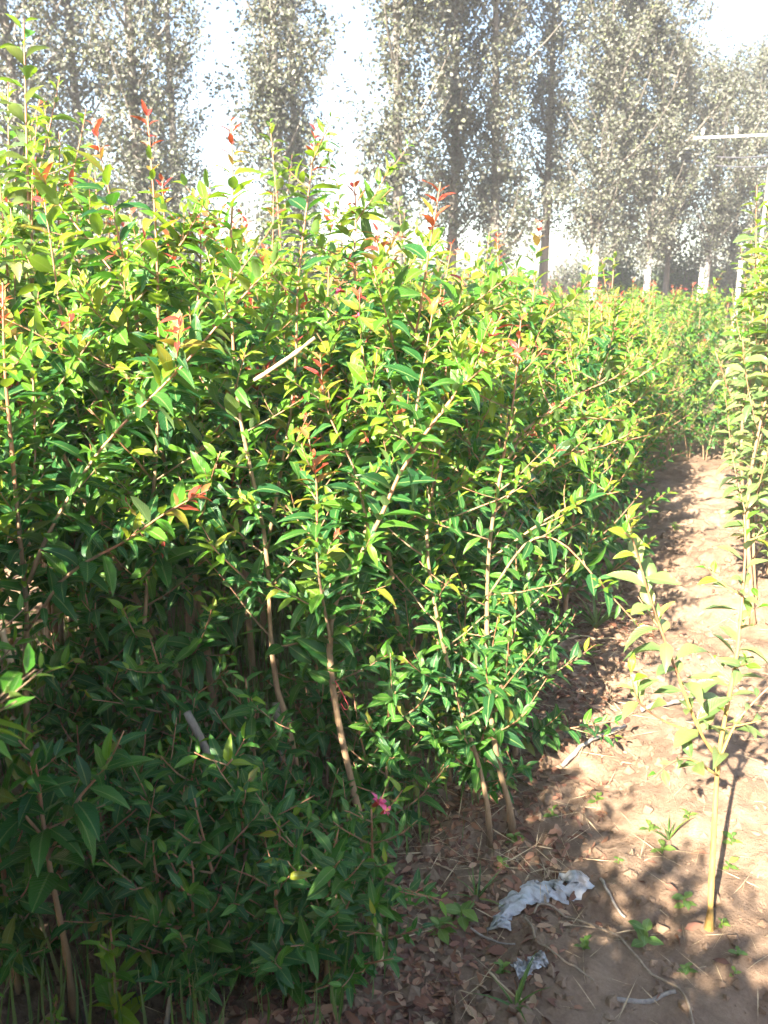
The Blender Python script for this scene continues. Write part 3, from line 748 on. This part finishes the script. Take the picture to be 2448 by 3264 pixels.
# ------------------------------------------------------------------ poplars
POP = [(np.array([(0, 0, 0), (-0.34, 0.5, 0.1), (0, 1, -0.1), (0.34, 0.5, 0.1)]), np.array([(0, 2, 1), (0, 3, 2)]), np.array([(0.5, 0), (0, 0.5), (0.5, 1), (1, 0.5)])),
       (np.array([(0, 0, 0), (-0.42, 0.4, 0.15), (0, 0.95, -0.25), (0.42, 0.4, 0.05)]), np.array([(0, 2, 1), (0, 3, 2)]), np.array([(0.5, 0), (0, 0.5), (0.5, 1), (1, 0.5)]))]
def poplar(px, h, H, crown0, rad, nleaf, seed, label, lean=0.0, painted=True, size=0.088):
    r = np.random.default_rng(seed)
    b = at(px, 880, h); b[2] = 0.0; b[2] = gz(b)
    root = thing('poplar_tree', b, label, 'tree', 'poplars behind the nursery')
    top = np.array([RGT[0] * lean * H, RGT[1] * lean * H, H])
    tr = curve([(0, 0, -0.1), top * 0.3 + r.normal(0, 0.08, 3) * [1, 1, 0], top * 0.65 + r.normal(0, 0.1, 3) * [1, 1, 0], top], 26)
    r0 = 0.075 + 0.006 * H
    rr = np.interp(np.linspace(0, 1, 26), [0, 0.2, 0.6, 1], [r0, r0 * 0.75, r0 * 0.4, 0.01])
    v, t = tube(tr, rr, 9); g = Geo()
    zz = v[t[:, 0], 2]
    g.add(v, t, ((zz < 2.5) & painted).astype(int))
    obj('trunk', g.mesh('trunk', [M['poplar_bark'], M['whitewash']]), root)
    nb = int(34 + H * 2); P = []; 
    for i in range(nb):
        f = (i + r.random()) / nb
        hgt = crown0 + (H - 0.3 - crown0) * f
        k = hgt / H * 25; p = tr[min(25, int(k))]
        az = i * 2.4 + r.normal(0, 0.4)
        prof = rad * (0.55 + 0.75 * math.sin(math.pi * min(1, 0.18 + 0.8 * f)) ** 0.8) * r.uniform(0.55, 1.2)
        br = bent(p, np.array([math.cos(az), math.sin(az), 0]) * 0.75 + UPV * r.uniform(0.35, 0.95), prof * 1.45, 0.9, r, 7, 0.06)
        bg = Geo(); v, t = tube(br, np.linspace(0.010 + 0.016 * prof, 0.004, 7), 5); bg.add(v, t, 0)
        obj('branch', bg.mesh('branch', [M['poplar_bark']]), root)
        m = int(2.6 * nleaf / nb * r.uniform(0.2, 1.8))
        s = r.uniform(0.12, 1.05, m) * 5.99; q = np.clip(s.astype(int), 0, 5); fr_ = (s - q)[:, None]
        cc = r.normal(0, 0.17, (8, 3)) * [1, 1, 1.4]                # leaves sit in clumps along the branch
        P.append(br[q] + (br[q + 1] - br[q]) * fr_ + cc[(s * 1.33).astype(int) % 8] + r.normal(0, 0.11, (m, 3)) * [1, 1, 1.3])
    m = nleaf // 4                                        # short shoots on the trunk itself
    s = r.uniform(crown0 / H, 0.99, m) * 25; q = np.clip(s.astype(int), 0, 24)
    P.append(tr[q] + r.normal(0, 0.22, (m, 3)))
    P = np.concatenate(P); n = len(P)
    ax = norm(r.normal(0, 1, (n, 3)) * [1, 1, 0.6] + [0, 0, -0.6]); nr = r.normal(0, 1, (n, 3)) + [0, 0, 0.5]
    nr = norm(nr - ax * np.sum(nr * ax, -1, keepdims=True))
    rot = np.stack([np.cross(ax, nr), ax, nr], -1)
    g = Geo(); joined(g, POP, P, rot, r.uniform(0.75, 1.25, n) * size, np.zeros(n, int), r)
    obj('crown', g.mesh('crown', [M['poplar']]), root)['kind'] = 'stuff'
    return root
PT = [(-80, 19, 12, 1.2, 1.1, 4500, 0.0), (130, 17, 13, 1.1, 1.2, 7500, -0.01), (300, 22, 15, 1.4, 1.2, 8000, 0.0), (480, 17, 13, 1.0, 1.05, 7500, 0.0), (590, 24, 15, 1.2, 0.9, 5500, 0.0),
      (885, 18, 13, 1.2, 0.85, 7500, 0.0), (960, 25, 15, 1.2, 0.8, 5500, 0.0), (1265, 18, 13, 2.9, 0.95, 7000, 0.0), (1430, 21, 14, 3.0, 1.2, 7500, 0.0),
      (1580, 21, 14, 2.2, 1.25, 8500, 0.0), (1730, 24, 14, 3.4, 1.1, 7500, 0.0), (1890, 23, 11, 2.4, 1.25, 8500, 0.0), (1945, 30, 11, 2.4, 1.2, 5000, 0.0),
      (2064, 24, 8.2, 2.3, 1.2, 6000, 0.0), (2130, 29, 8.4, 2.4, 1.2, 4500, 0.0), (2248, 27, 7.6, 2.4, 1.1, 4600, 0.0), (2345, 31, 8.9, 2.2, 1.1, 5000, 0.0), (2440, 27, 7.9, 2.2, 1.2, 5000, 0.0), (2540, 29, 8.5, 2.2, 1.3, 4500, 0.0)]
ORD2 = ORD[:len(PT)]
for i, (px, h, H, c0, rad, nl, ln) in enumerate(PT):
    poplar(px, h, H, c0, rad, nl, 300 + i, 'tall upright poplar with small grey-green leaves, %s from the left' % ORD2[i], ln, px in (1890, 2064, 2248))

# dark shrubs under the poplars
def shrub(px, h, W, H, n, seed, label, m='shrub', size=0.12):
    r = np.random.default_rng(seed)
    b = at(px, 880, h); b[2] = 0; b[2] = gz(b)
    root = thing('shrub', b, label, 'shrub', 'shrubs under the poplars')
    g = Geo(); P = []
    for i in range(16):
        az = r.uniform(0, 6.28); br = bent((r.normal(0, 0.1), r.normal(0, 0.1), 0), (math.cos(az) * W * 0.6, math.sin(az) * W * 0.6, H), math.hypot(W * 0.6, H) * r.uniform(0.6, 1.0), 0.3, r, 6, 0.12)
        v, t = tube(br, np.linspace(0.03, 0.006, 6), 5); g.add(v, t)
        c = int(n / 16); s = r.uniform(0.15, 1, c) * 4.99; q = s.astype(int)
        P.append(br[q] + r.normal(0, 0.16, (c, 3)) * [W, W, H * 0.7])
    P = np.concatenate(P); P[:, 2] = np.abs(P[:, 2]); k = len(P)
    ax = norm(r.normal(0, 1, (k, 3))); nr = r.normal(0, 1, (k, 3)) + [0, 0, 0.6]; nr = norm(nr - ax * np.sum(nr * ax, -1, keepdims=True))
    f = Geo(); joined(f, POP, P, np.stack([np.cross(ax, nr), ax, nr], -1), r.uniform(0.7, 1.3, k) * size, np.zeros(k, int), r)
    obj('stem', g.mesh('stem', [M['poplar_bark']]), root)
    obj('crown', f.mesh('crown', [M[m]]), root)['kind'] = 'stuff'
for i, (px, h, W, H, n, lab, m) in enumerate([
        (1130, 26, 2.2, 2.6, 3500, 'dark round shrub low behind the centre left poplars', 'shrub'), (1330, 28, 2.0, 2.4, 3000, 'dark shrub behind the pale saplings at centre', 'shrub'),
        (760, 27, 2.2, 2.6, 3500, 'dark shrub at the foot of the left sky gap', 'shrub'), (1830, 34, 1.6, 2.6, 2600, 'grey-green shrub left of the first white trunk', 'poplar'),
        (1985, 33, 1.8, 3.2, 4000, 'dark shrub between the first and second white trunks', 'shrub'), (2160, 32, 1.9, 3.6, 5000, 'darkest dense shrub right of the second white trunk', 'shrub'),
        (2320, 30, 2.2, 2.6, 4000, 'olive shrub right of the last white trunk', 'poplar'), (1775, 36, 0.9, 1.9, 1500, 'small purple-leaved shrub under the right sky gap', 'purple'), (2440, 33, 2.2, 3.2, 4000, 'olive shrub at the right frame edge', 'poplar')]):
    shrub(px, h, W, H, n, 400 + i, lab, m)
# a far-off belt of trees along the horizon
r = np.random.default_rng(9)
n = 16000
a = r.uniform(-0.75, 0.75, n); d = r.uniform(55, 62, n)
hh = 1.5 + 0.9 * np.abs(vnoise(a * 22, a * 3)) + 0.7 * vnoise(a * 90, a)
P = FWD * d[:, None] + RGT * (np.tan(a) * d)[:, None]; P[:, 2] = np.abs(r.uniform(0, 1, n)) * hh
ax = norm(r.normal(0, 1, (n, 3))); nr = r.normal(0, 1, (n, 3)) + [0, 0, 0.6]; nr = norm(nr - ax * np.sum(nr * ax, -1, keepdims=True))
g = Geo(); joined(g, POP, P, np.stack([np.cross(ax, nr), ax, nr], -1), r.uniform(0.3, 0.6, n), np.zeros(n, int), r)
tag(obj('far_tree_belt', g.mesh('far_tree_belt', [M['shrub']])), 'far-off low belt of dark trees along the horizon', 'trees', None, 'stuff')

# ------------------------------------------------------------------ utility pole, cables, posts
pb = at(2412, 880, 21); pb[2] = 0
pole = thing('utility_pole', pb, 'pale concrete utility pole with long white crossarm at the right edge', 'utility pole')
ph = at(2412, 446, 21)[2]
v, t = tube(np.array([(0, 0, -0.2), (0, 0, ph * 0.5), (0, 0, ph)]), [0.05, 0.038, 0.030], 14); g = Geo(); g.add(v, t); obj('pole', g.mesh('pole', [M['concrete']]), pole)
a0 = at(2205, 443, 20.8) - pb; a1 = at(2640, 424, 21.2) - pb
def beam(p0, p1, w, hgt):
    p0 = np.asarray(p0); p1 = np.asarray(p1); d = norm(p1 - p0); s = norm(np.cross(d, UPV)); u = np.cross(s, d)
    v = [p + s * i * w / 2 + u * j * hgt / 2 for p in (p0, p1) for i, j in ((-1, -1), (1, -1), (1, 1), (-1, 1))]
    t = [(0, 1, 2), (0, 2, 3), (4, 6, 5), (4, 7, 6)]
    for i in range(4):
        j = (i + 1) % 4; t += [(i, i + 4, j + 4), (i, j + 4, j)]
    return np.array(v), np.array(t)
off = -FWD * 0.14
g = Geo(); v, t = beam(a0 + off, a1 + off, 0.05, 0.05); g.add(v, t); arm = obj('crossarm', g.mesh('crossarm', [M['white_paint']], smooth=False), pole)
g = Geo(); v, t = beam(np.array([0, 0, ph - 0.75]) + off * 0.8, (a0 * 0.45 + a1 * 0.55) * [1, 1, 1] + off + np.append(RGT[:2] * 0.5, -0.06), 0.04, 0.04); g.add(v, t); obj('brace', g.mesh('brace', [M['white_paint']], smooth=False), pole)
for f in (0.06, 0.3, 0.62, 0.94):
    p = a0 * (1 - f) + a1 * f + off + [0, 0, 0.05]
    v, t = tube(np.array([(0, 0, 0), (0, 0, 0.05), (0, 0, 0.07), (0, 0, 0.12), (0, 0, 0.15)]), [0.02, 0.045, 0.03, 0.045, 0.015], 8); g = Geo(); g.add(v, t)
    obj('insulator', g.mesh('insulator', [M['porcelain']]), arm, p)
for (p0, p1, lab) in [(at(2150, 505, 26), at(2700, 490, 19), 'lower dark overhead cable running past the utility pole'), (at(2140, 478, 26), at(2700, 455, 19), 'upper dark overhead cable running past the utility pole')]:
    s = np.linspace(0, 1, 20)[:, None]; pts = p0 * (1 - s) + p1 * s; pts[:, 2] -= 0.25 * np.sin(math.pi * s[:, 0])
    v, t = tube(pts - p0, 0.018, 5); g = Geo(); g.add(v, t)
    tag(obj('overhead_cable', g.mesh('overhead_cable', [M['wire']]), None, p0), lab, 'cable')
for (px, h, H, w, lab) in [(2236, 25.6, 1.82, 0.12, 'short white concrete post beside the last white trunk'), (2358, 20, 1.9, 0.09, 'slim pale concrete post between the trunk and the right sapling')]:
    b = at(px, 880, h); b[2] = 0
    g = Geo(); v, t = beam((0, 0, -0.1), (0.0001, 0, H), w, w); g.add(v, t)
    p = thing('concrete_post', b, lab, 'post')
    obj('shaft', g.mesh('shaft', [M['whitewash']], smooth=False), p)
    g = Geo(); v, t = beam((0, 0, H), (0.0001, 0, H + 0.05), w * 1.25, w * 1.25); g.add(v, t); obj('cap', g.mesh('cap', [M['concrete']], smooth=False), p)

# ------------------------------------------------------------------ sticks and things lying on the soil
def stick(name, pix, label, h=None, r0=0.008, r1=0.006, m='dry', lift=0.006, ground=False, cat='stick', k=7, n=14):
    if ground:
        pts = np.array([on_ground(*p) for p in pix]); pts = curve(pts, n); pts[:, 2] = ground_z(pts[:, 0], pts[:, 1]) + lift + 0.012
    else:
        hs = np.linspace(h[0], h[1], len(pix)); pts = curve([at(x, y, q) for (x, y), q in zip(pix, hs)], n)
    rr = np.linspace(r0, r1, n) * (1 + 0.12 * np.random.default_rng(len(label)).normal(size=n))
    b = pts[0].copy(); v, t = tube(pts - b, rr, k); g = Geo(); g.add(v, t)
    return tag(obj(name, g.mesh(name, [M[m]]), None, b), label, cat)
stick('wooden_stake', [(596, 2270), (680, 2440), (735, 2610), (790, 2870)], 'grey weathered stake leaning among the stems at left', (1.92, 1.88), 0.011, 0.010)
stick('wooden_stake', [(810, 1212), (840, 1194), (872, 1172), (940, 1126), (1004, 1076)], 'pale bare cut branch catching the sun above the leaves', (2.12, 2.1), 0.0055, 0.005, 'straw')
stick('wooden_stake', [(878, 2240), (905, 2480), (930, 2740)], 'slim grey stake standing upright at centre left', (2.15, 2.05), 0.011, 0.012)
stick('wooden_stake', [(300, 1970), (318, 2180), (335, 2320), (340, 2480)], 'dark straight stake in the shade behind the tan stem', (2.5, 2.45), 0.011, 0.012)
stick('wooden_stake', [(5, 2005), (20, 2060), (32, 2110)], 'short sunlit white stick at the left frame edge', (1.9, 1.9), 0.010, 0.009, 'straw')
stick('cut_stump', [(1212, 3095), (1200, 3020), (1196, 2945)], 'pale cut stump in front of the pink-flowered sapling', (1.60, 1.60), 0.014, 0.013, 'straw', cat='stump')
stick('dry_vine', [(1735, 2855), (1750, 2885), (1830, 2930), (1960, 3010), (2040, 3090), (2140, 3160), (2190, 3225), (2210, 3290)], 'long dry pale root snaking down the soil towards the lower right', None, 0.0038, 0.0028, 'root', ground=True, cat='root', n=30)
stick('dry_vine', [(1672, 2935), (1695, 2990), (1715, 3040), (1790, 3100), (1890, 3160)], 'shorter dry root curving below the white film', None, 0.0032, 0.0022, 'root', ground=True, cat='root', n=22)
stick('dry_vine', [(1700, 2930), (1720, 2900), (1760, 2892), (1790, 2905)], 'small looped dry twig beside the white film', None, 0.003, 0.0022, 'root', ground=True, cat='root')
stick('fallen_stick', [(1790, 2455), (1870, 2405), (1940, 2362), (1990, 2335)], 'grey fallen stick lying on the sunlit soil beyond the bowed trunk', None, 0.008, 0.006, 'dry', ground=True)
stick('fallen_stick', [(2040, 2300), (2120, 2275), (2210, 2230)], 'pinkish fallen stick on the soil behind the yellow stem', None, 0.009, 0.007, 'dry', ground=True)
stick('fallen_stick', [(1720, 2075), (1850, 2030), (1960, 2045)], 'thin dry stalk on the soil at the shadow edge far up the path', None, 0.006, 0.004, 'straw', ground=True)
stick('fallen_stick', [(1915, 2800), (1935, 2845), (1995, 2900)], 'split pale stalk right of the white film', None, 0.005, 0.003, 'dry', ground=True)
stick('fallen_stick', [(1950, 3190), (2060, 3195), (2150, 3170)], 'half-buried pale stalk lying across the lower soil', None, 0.006, 0.005, 'dry', ground=True, lift=-0.01)
stick('fallen_stick', [(530, 3270), (540, 3200), (545, 3150)], 'pale dry stalk at the bottom edge among the grass', (1.45, 1.45), 0.006, 0.005, 'dry')
stick('fallen_stick', [(1500, 2955), (1560, 2985), (1640, 3030)], 'thin grey twig on the dark litter left of the film', None, 0.003, 0.002, 'dry', ground=True)
stick('fallen_stick', [(1560, 3120), (1600, 3170), (1660, 3230)], 'thin pale twig on the dark litter near the bottom edge', None, 0.003, 0.002, 'straw', ground=True)
stick('red_thread', [(1068, 2170), (1085, 2200), (1110, 2250), (1100, 2262), (1086, 2240)], 'red tying thread hanging from the thick reddish stem', (1.95, 1.95), 0.0014, 0.0014, 'thread_red', cat='thread')
stick('red_thread', [(505, 2190), (498, 2230), (490, 2255)], 'short red thread hanging among the leaves at left', (2.1, 2.1), 0.002, 0.002, 'thread_red', cat='thread')

def film(pix, width, label, seed):
    r = np.random.default_rng(seed)
    c = curve(np.array([on_ground(*p) for p in pix]), 40)
    t = norm(np.gradient(c, axis=0)); s = norm(np.cross(t, UPV)); m = 11
    u = np.linspace(-1, 1, m)
    w = width * (0.6 + 0.6 * np.abs(vnoise(np.linspace(0, 9, 40) + seed, np.zeros(40)) + 0.4))
    g = c[:, None] + s[:, None] * (u[None, :, None] * w[:, None, None] * 0.5) + r.normal(0, 0.0035, (40, m, 3)) * [1, 1, 0.6]
    g[..., 2] = ground_z(g[..., 0], g[..., 1]) + 0.012 + 0.018 * np.abs(vnoise(g[..., 0] * 30, g[..., 1] * 30)) + 0.006 * (1 - u[None] ** 2) + r.normal(0, 0.0008, (40, m))
    v = g.reshape(-1, 3); b = v[0].copy()
    i = (np.arange(39)[:, None] * m + np.arange(m - 1)[None]).ravel()
    tr = np.concatenate([np.stack([i, i + m, i + m + 1], -1), np.stack([i, i + m + 1, i + 1], -1)])
    keep = r.random(len(i)) > 0.015; keep = np.concatenate([keep, keep])
    v2 = np.concatenate([v, v - [0, 0, 0.0015]])
    tr = tr[keep]; tr = np.concatenate([tr, tr[:, ::-1] + len(v)])
    tag(obj('plastic_film', mesh_arrays('plastic_film', v2 - b, tr, [M['plastic']]), None, b), label, 'plastic film')
film([(1590, 2965), (1600, 2925), (1650, 2880), (1720, 2850), (1800, 2825), (1875, 2805)], 0.065, 'crumpled white plastic film strip curving on the soil', 3)
film([(1645, 3118), (1690, 3105), (1735, 3092)], 0.035, 'small torn scrap of white plastic below the larger strip', 8)

# weeds
WEED = [leaf_shape((0.2, 0.45, 0.7, 0.9), 0.27, 0.2, 0.3, 0.02, 0.75, 60 + i, 0.12) for i in range(2)]
WM = [mesh_arrays('leaf', v, f, [M['weed']], None, uv) for v, f, uv in WEED]
GB = leaf_shape((0.2, 0.45, 0.7), 0.035, 0.35, 0.5, 0, 0.4, 1)
GM = mesh_arrays('blade', GB[0], GB[1], [M['grass']], None, GB[2])
def weed(px, py, s, nl, label, seed, grassy=False):
    r = np.random.default_rng(seed); b = on_ground(px, py); b[2] = gz(b)
    root = thing('grass_tuft' if grassy else 'weed', b, label, 'grass' if grassy else 'weed')
    g = Geo(); v, t = tube(np.array([(0, 0, -0.01), (0, 0, s * 0.3), (0.01 * s, 0, s * 0.55)]), [0.0025, 0.002, 0.001], 5); g.add(v, t)
    obj('stem', g.mesh('stem', [M['weed']]), root)
    for i in range(nl):
        o = obj('blade' if grassy else 'leaf', GM if grassy else WM[i % 2], root, (0, 0, s * (0.02 if grassy else 0.55 * i / nl)))
        l = s * r.uniform(0.6, 1.1) * (1.3 if grassy else 0.6); o.scale = (l, l, l)
        o.rotation_euler = (r.uniform(0.7, 1.3) if grassy else r.uniform(0.05, 0.6), r.normal(0, 0.2), i * 2.4 + r.normal(0, 0.3))
wl = [(2050, 3015, 0.10, 7, 'bright leafy weed between the dry root and the yellow stem'), (1860, 3030, 0.05, 6, 'small dark weed in the loop of the dry root'),
      (2180, 2890, 0.06, 7, 'small weed just left of the yellow stem foot'), (2110, 2720, 0.06, 5, 'round-leaved weed on the sunlit soil left of the yellow stem'),
      (2190, 2640, 0.05, 5, 'tiny round weed level with the shoot shadow'), (2070, 2640, 0.06, 5, 'pale weed beside the tall grass tuft'),
      (2330, 2700, 0.06, 6, 'pale weed right of the yellow stem shadow'), (2320, 2770, 0.05, 6, 'pale spiky weed at the shadow edge right of the yellow stem'),
      (1970, 2760, 0.035, 4, 'tiny green seedling alone on the sunlit soil'), (1900, 2550, 0.05, 6, 'low dark weed on the soil below the fallen stick'),
      (1600, 2770, 0.05, 6, 'reddish-lit weed below the two path-edge trunks'), (1640, 2660, 0.06, 8, 'weed at the foot of the bowed trunk'),
      (1470, 2930, 0.09, 8, 'pale-leaved weed on the litter left of the white film'), (1600, 3110, 0.05, 7, 'weed beside the small plastic scrap'),
      (2190, 3090, 0.05, 6, 'weed at the right of the long dry root'), (2300, 2950, 0.04, 6, 'weed behind the foot of the yellow stem'),
      (1400, 2980, 0.08, 8, 'leafy weed under the pink-flowered sapling'), (2350, 3060, 0.04, 5, 'lone weed in the shaded lower right soil'),
      (1880, 2080, 0.07, 8, 'weed on the path edge below the drooping branch'), (2150, 1690, 0.08, 9, 'green weed far up the sunlit path'), (2000, 1740, 0.10, 10, 'weed clump at the hedge foot up the path'),
      (2340, 3120, 0.035, 5, 'tiny weed at the far lower right'), (1760, 2600, 0.05, 6, 'small weed in dappled light right of the bowed trunk')]
for i, (px, py, s, nl, lab) in enumerate(wl): weed(px, py, s, nl, lab, 500 + i)
for i, (px, py, s, nl, lab) in enumerate([(2130, 2680, 0.085, 7, 'upright grass tuft on the sunlit soil left of the yellow stem'), (1900, 1990, 0.20, 22, 'dark grass tuft at the path edge below the drooping branch'),
        (1640, 3250, 0.10, 8, 'thin grass tuft at the bottom edge'), (1520, 2850, 0.10, 9, 'grass tuft on the litter above the white film'), (2010, 1680, 0.18, 16, 'grass tuft at the hedge foot up the path')]):
    weed(px, py, s, nl, lab, 560 + i, True)

# ------------------------------------------------------------------ litter, straw, crumbs and grass: nobody could count them
lr = np.random.default_rng(77)
def frame(n, flat=0.35):
    az = lr.uniform(0, 6.28, n); ax = np.stack([np.cos(az), np.sin(az), lr.normal(0, 0.12, n)], -1); ax = norm(ax)
    nr = lr.normal(0, flat, (n, 3)) + UPV; nr = norm(nr - ax * np.sum(nr * ax, -1, keepdims=True))
    return np.stack([np.cross(ax, nr), ax, nr], -1)
def where(n, xlo, xhi, ylo, yhi):
    p = np.stack([lr.uniform(xlo, xhi, n), ylo + (yhi - ylo) * lr.random(n) ** 1.6, np.zeros(n)], -1)
    p[:, 2] = ground_z(p[:, 0], p[:, 1]); return p
p = np.concatenate([where(2600, -2.6, -0.6, 0.9, 6.0), where(5200, -1.05, -0.46, 1.0, 4.8), where(2600, -0.8, -0.25, 1.2, 4.2), where(200, -0.5, 0.6, 0.9, 5.0)]); p[:, 2] += 0.006
g = Geo(); joined(g, LEAF_LO, p, frame(len(p), 0.8), 0.016 + 0.036 * lr.random(len(p)) ** 1.5, np.zeros(len(p), int), lr)
tag(obj('leaf_litter', g.mesh('leaf_litter', [M['litter']])), 'brown dead leaves scattered on the soil under the saplings', 'leaf litter', None, 'stuff')
STRAW = [leaf_shape((0.3, 0.7), 0.018, d, 0.3, 0, 0.2, 3) for d in (0.02, 0.12, -0.08)]
p = np.concatenate([where(1500, -1.9, 0.7, 1.0, 6.5), where(900, -1.1, -0.3, 1.9, 4.6)]); p[:, 2] += 0.010
g = Geo(); joined(g, STRAW, p, frame(len(p), 0.6), lr.uniform(0.04, 0.16, len(p)), np.zeros(len(p), int), lr)
tag(obj('straw', g.mesh('straw', [M['straw']])), 'dry straw and fine stalks strewn over the soil', 'straw', None, 'stuff')
ICO = norm(np.array([(0, 0, 1), (1, 0, 0.2), (0.3, 0.95, 0.1), (-0.8, 0.6, 0.2), (-0.8, -0.6, 0.1), (0.3, -0.95, 0.2), (0, 0, -1.0)]))
IT = np.array([(0, i, i % 5 + 1) for i in range(1, 6)] + [(6, i % 5 + 1, i) for i in range(1, 6)])
p = where(9000, -1.6, 1.0, 0.9, 6.0)
sz = 0.003 + 0.022 * lr.random(len(p)) ** 4
rt = frame(len(p), 0.8) * lr.uniform(0.7, 1.3, (len(p), 1, 3))
g = Geo(); joined(g, [(ICO, IT, np.zeros((7, 2)))], p, rt, sz, np.zeros(len(p), int), lr)
tag(obj('soil_crumbs', g.mesh('soil_crumbs', [M['soil']], smooth=False)), 'loose crumbs and clods of dry soil', 'soil', None, 'stuff')
cl = np.stack([lr.uniform(-2.8, -0.75, 150), lr.uniform(1.0, 3.6, 150)], -1)
q = cl[lr.integers(0, 150, 6000)] + lr.normal(0, 0.10, (6000, 2)); q = q[(q[:, 0] < -0.62)]
p = np.column_stack([q, ground_z(q[:, 0], q[:, 1]) - 0.005]); n = len(p)
az = lr.uniform(0, 6.28, n); tl = lr.uniform(0.1, 0.6, n)
ax = norm(np.stack([np.cos(az) * tl, np.sin(az) * tl, np.ones(n)], -1)); nr = -np.stack([np.cos(az), np.sin(az), np.zeros(n)], -1) + lr.normal(0, 0.2, (n, 3)); nr = norm(nr - ax * np.sum(nr * ax, -1, keepdims=True))
gb = [leaf_shape((0.25, 0.5, 0.75), 0.022, d, 0.5, 0, 0.3, 2) for d in (-0.3, -0.5, -0.15)]
g = Geo(); joined(g, gb, p, np.stack([np.cross(ax, nr), ax, nr], -1), lr.uniform(0.07, 0.26, n), np.zeros(n, int), lr)
tag(obj('grass', g.mesh('grass', [M['grass']])), 'long green grass growing under the saplings', 'grass', None, 'stuff')

# ------------------------------------------------------------------ thin haze volume, added to stand in for lens glare
hz = bpy.data.materials.new('haze'); hz.use_nodes = True
hz.node_tree.nodes.clear()
hv = hz.node_tree.nodes.new('ShaderNodeVolumePrincipled'); ho = hz.node_tree.nodes.new('ShaderNodeOutputMaterial')
hv.inputs['Color'].default_value = (0.95, 0.96, 1.0, 1); hv.inputs['Density'].default_value = 0.0023; hv.inputs['Anisotropy'].default_value = 0.0
hz.node_tree.links.new(hv.outputs[0], ho.inputs['Volume'])
v, t = beam((0, -10, 7.6), (0, 70, 7.6), 150, 17.6)
tag(obj('haze', mesh_arrays('haze', v, t, [hz], smooth=False)), 'thin pale haze added to imitate lens glare', 'haze', None, 'stuff')
